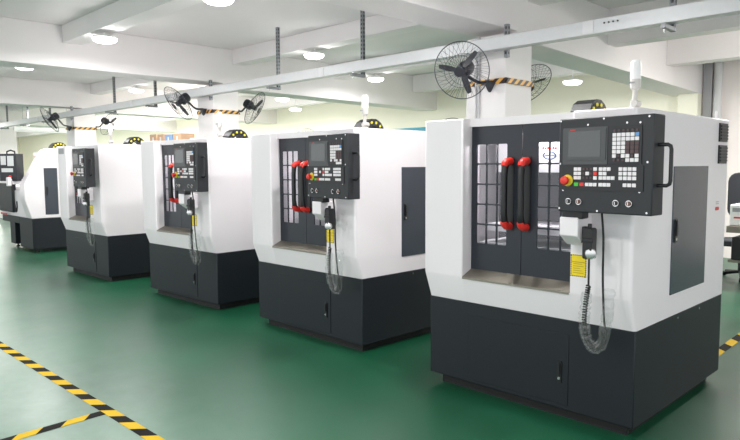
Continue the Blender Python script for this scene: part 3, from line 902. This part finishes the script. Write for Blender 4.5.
tape((-1.63, 5.0, 0), (-1.80, 11.2, 0), .075, 'striped floor tape behind the nearest machine at right', .2)

# ------------------------------------------------------------------ things in the background
# tall rack with cartons behind the machines
RX, RY, RZ = -14.3, 7.5, 2.08
sh = empty('storage_rack', (RX, RY, 0)); tag(sh, 'tall pale storage rack carrying cartons, seen over the fourth machine', 'shelf')
for x in (-.95, .95):
    for y in (-.2, .2): MB().box(x-.02, x+.02, y-.02, y+.02, 0, RZ, M['grey']).build('post', sh)
for z in (.4, 1.05, RZ): MB().box(-1, 1, -.25, .25, z, z+.03, M['lgrey']).build('shelf_board', sh)
for i, (x, w, h, m, lab) in enumerate([(-14.95, .34, .23, 'brown', 'brown carton at the left end of the far rack'), (-14.56, .32, .22, 'brown', 'brown carton second on the far rack'),
                                       (-14.17, .34, .20, 'blue', 'pale blue crate third on the far rack'), (-13.75, .36, .21, 'brown', 'brown carton at the right end of the far rack')]):
    r = empty('storage_box', (x, RY, RZ+.032)); tag(r, lab, 'box', 'boxes on the far rack')
    b = MB(); b.box(-w/2, w/2, -.18, .18, 0, h, M[m]); b.build('box_body', r, bevel=.004)
    b = MB(); b.box(-w/2-.004, w/2+.004, -.03, .03, h, h+.003, M['lgrey']); b.build('box_tape', r)
    b = MB(); b.box(-.03, .03, -.184, -.18, h*.3, h*.7, M['lgrey']); b.build('box_label', r)
def cabinet(name, x, y, w, d, h, m, lab, cat, top=None):
    r = empty(name, (x, y, 0)); tag(r, lab, cat)
    b = MB(); b.box(-w/2, w/2, -d/2, d/2, .06, h, M[m]); b.box(-w/2+.04, w/2-.04, -d/2+.04, d/2-.04, 0, .06, M['black']); b.build('carcass', r, bevel=.008)
    for s in (-1, 1):
        b = MB(); b.box(min(s*.006, s*(w/2-.02)), max(s*.006, s*(w/2-.02)), -d/2-.012, -d/2, .1, h-.04, M[m]); dd = b.build('door', r, bevel=.003)
        b = MB(); b.box(s*.05-.01, s*.05+.01, -d/2-.03, -d/2-.012, h*.5, h*.5+.14, M['chrome']); b.build('handle', dd)
    if top:
        b = MB(); b.box(-w/2-.02, w/2+.02, -d/2-.02, d/2+.02, h, h+.04, M[top]); b.build('top', r, bevel=.004)
    return r
cabinet('tool_cabinet', -4.75, 5.35, .9, .45, 1.95, 'teal', 'teal cabinet peeking out between the two nearest machines', 'cabinet')
cabinet('tall_cabinet', -12.95, 7.7, .6, .45, 2.06, 'lgrey', 'pale grey tall cabinet right of the far rack', 'cabinet', 'lampw')
r = empty('canister', (-13.02, 7.62, 2.10)); tag(r, 'dull red canister on the tall cabinet left of the second column', 'canister')
MB().lathe((0, 0, 0), (0, 0, 1), [(.06, 0), (.07, .01), (.07, .15), (.05, .18), (.03, .19)], M['maroon'], 20).build('canister_body', r)
MB().cyl((0, 0, .19), (0, 0, .22), .032, M['grey']).build('lid', r)
MB().tube([(.07, 0, .05), (.11, 0, .06), (.11, 0, .13), (.07, 0, .14)], .008, M['grey'], 8).build('handle', r)
r = empty('white_carton', (-13.2, 7.72, 2.10)); tag(r, 'narrow white carton beside the red canister on the tall cabinet', 'box')
MB().box(-.05, .05, -.08, .08, 0, .30, M['lampw']).build('carton_body', r, bevel=.004); MB().box(-.052, .052, -.02, .02, .30, .303, M['lgrey']).build('carton_tape', r)
# long white partition behind the lathe with a reddish stripe
p = empty('partition_screen', (-20.4, 6.9, 0)); tag(p, 'low white partition with a pale red stripe behind the lathe', 'partition')
MB().box(-2.0, 2.0, -.03, .03, .1, 2.04, M['lampw']).build('board', p, bevel=.004)
MB().box(-2.0, 2.0, -.034, -.03, 1.84, 1.93, mat('pale_red_stripe', (222, 190, 186), .6)).build('stripe', p)
for x in (-1.4, 0, 1.4): MB().box(x-.03, x+.03, -.25, .25, 0, .1, M['grey']).build('foot', p)
# fluorescent fitting on the far left
f = empty('tube_light', (-20, 6.5, 2.60)); tag(f, 'long white tube light fitting left of the third column', 'tube light')
MB().box(-.06, .06, -.85, .85, .0, .10, M['lampw']).build('fitting', f, bevel=.005)
MB().cyl((0, -.82, -.02), (0, .82, -.02), .018, M['beaconw']).build('tube', f)
for y in (-.6, .6): MB().cyl((0, y, .1), (0, y, .92), .006, M['grey'], n=6).build('rod', f)
# small white cup on the floor
r = empty('cup', (-10.4, 4.05, 0)); tag(r, 'small white cup on the green floor between lathe and fourth machine', 'cup')
MB().lathe((0, 0, 0), (0, 0, 1), [(.04, 0), (.055, .13), (.05, .13), (.036, .01)], M['lampw'], 18).build('cup_body', r)
MB().circle((0, 0, .13), (0, 0, 1), .053, .004, M['lampw'], 24, 6).build('rim', r)

# workbench with printer and chair seen past the nearest machine at the right
wb = empty('workbench', (-1.75, 9.0, 0)); tag(wb, 'grey workbench at the right edge behind the nearest machine', 'workbench')
MB().box(-.72, 1.1, -.4, .4, .71, .79, M['steel']).build('worktop', wb, bevel=.006)
for x in (-.3, 1.04):
    for y in (-.3, .3): MB().box(x-.03, x+.03, y-.03, y+.03, 0, .71, M['grey']).build('leg', wb)
MB().box(-.70, 1.06, -.36, .36, .34, .37, M['steel']).build('under_shelf', wb)
r = empty('storage_bin', (-2.12, 8.85, .372)); tag(r, 'black bin on the shelf under the grey workbench', 'bin')
MB().box(-.3, .22, -.2, .2, 0, .28, M['black']).build('bin_body', r, bevel=.01); MB().box(-.1, .1, -.21, -.2, .08, .14, M['lgrey']).build('bin_label', r)
r = empty('white_box', (-2.34, 8.85, .792)); tag(r, 'white boxy device standing on the grey workbench', 'device')
MB().box(-.12, .16, -.17, .17, .0, .26, M['lampw']).build('case', r, bevel=.012); MB().box(-.09, .1, -.175, -.17, .17, .22, M['grey']).build('slot', r)
MB().box(-.07, .02, -.18, -.172, .09, .11, M['stickr']).build('badge', r)
ch = empty('office_chair', (-2.55, 9.75, 0)); tag(ch, 'charcoal office chair behind the grey workbench', 'chair')
b = MB(); b.prism(rounded(0, 1.12, .48, .62, .12), 'y', -.04, .04, M['fabric']); b.build('backrest', ch, bevel=.015)
b = MB(); b.prism(rounded(0, -.25, .5, .5, .1), 'z', .46, .54, M['fabric']); b.build('seat', ch, bevel=.015)
MB().box(-.04, .04, .0, .06, .5, .9, M['black']).build('back_post', ch)
MB().cyl((0, -.2, .1), (0, -.2, .47), .03, M['black']).build('column', ch)
for k in range(5):
    a = 2*PI*k/5; e = Vector((math.cos(a), math.sin(a), 0))
    MB().tube([Vector((0, -.2, .10)), Vector((0, -.2, .07))+e*.27], .02, M['black'], 8).build('leg', ch)
    MB().cyl(Vector((-.02, -.2, .03))+e*.3, Vector((.02, -.2, .03))+e*.3, .03, M['black'], n=12).build('caster', ch)
r = empty('floor_slab', (-2.3, 10.6, 0)); tag(r, 'flat pale board lying on the floor at the right edge', 'board')
MB().box(-.5, 1.2, -.25, .25, 0, .08, M['lgrey']).build('board', r, bevel=.006)

# ------------------------------------------------------------------ light and exposure
w = bpy.data.worlds.new('world'); bpy.context.scene.world = w; w.use_nodes = True
bg = w.node_tree.nodes['Background']; bg.inputs[0].default_value = (.96, .98, 1, 1); bg.inputs[1].default_value = 1.55
sc = bpy.context.scene
sc.view_settings.view_transform = 'Standard'; sc.view_settings.look = 'None'; sc.view_settings.gamma = 1; sc.view_settings.exposure = .12
sc.cycles.use_denoising = True
sc.cycles.max_bounces = 8; sc.cycles.diffuse_bounces = 5; sc.cycles.transparent_max_bounces = 12
sc.cycles.sample_clamp_indirect = 6
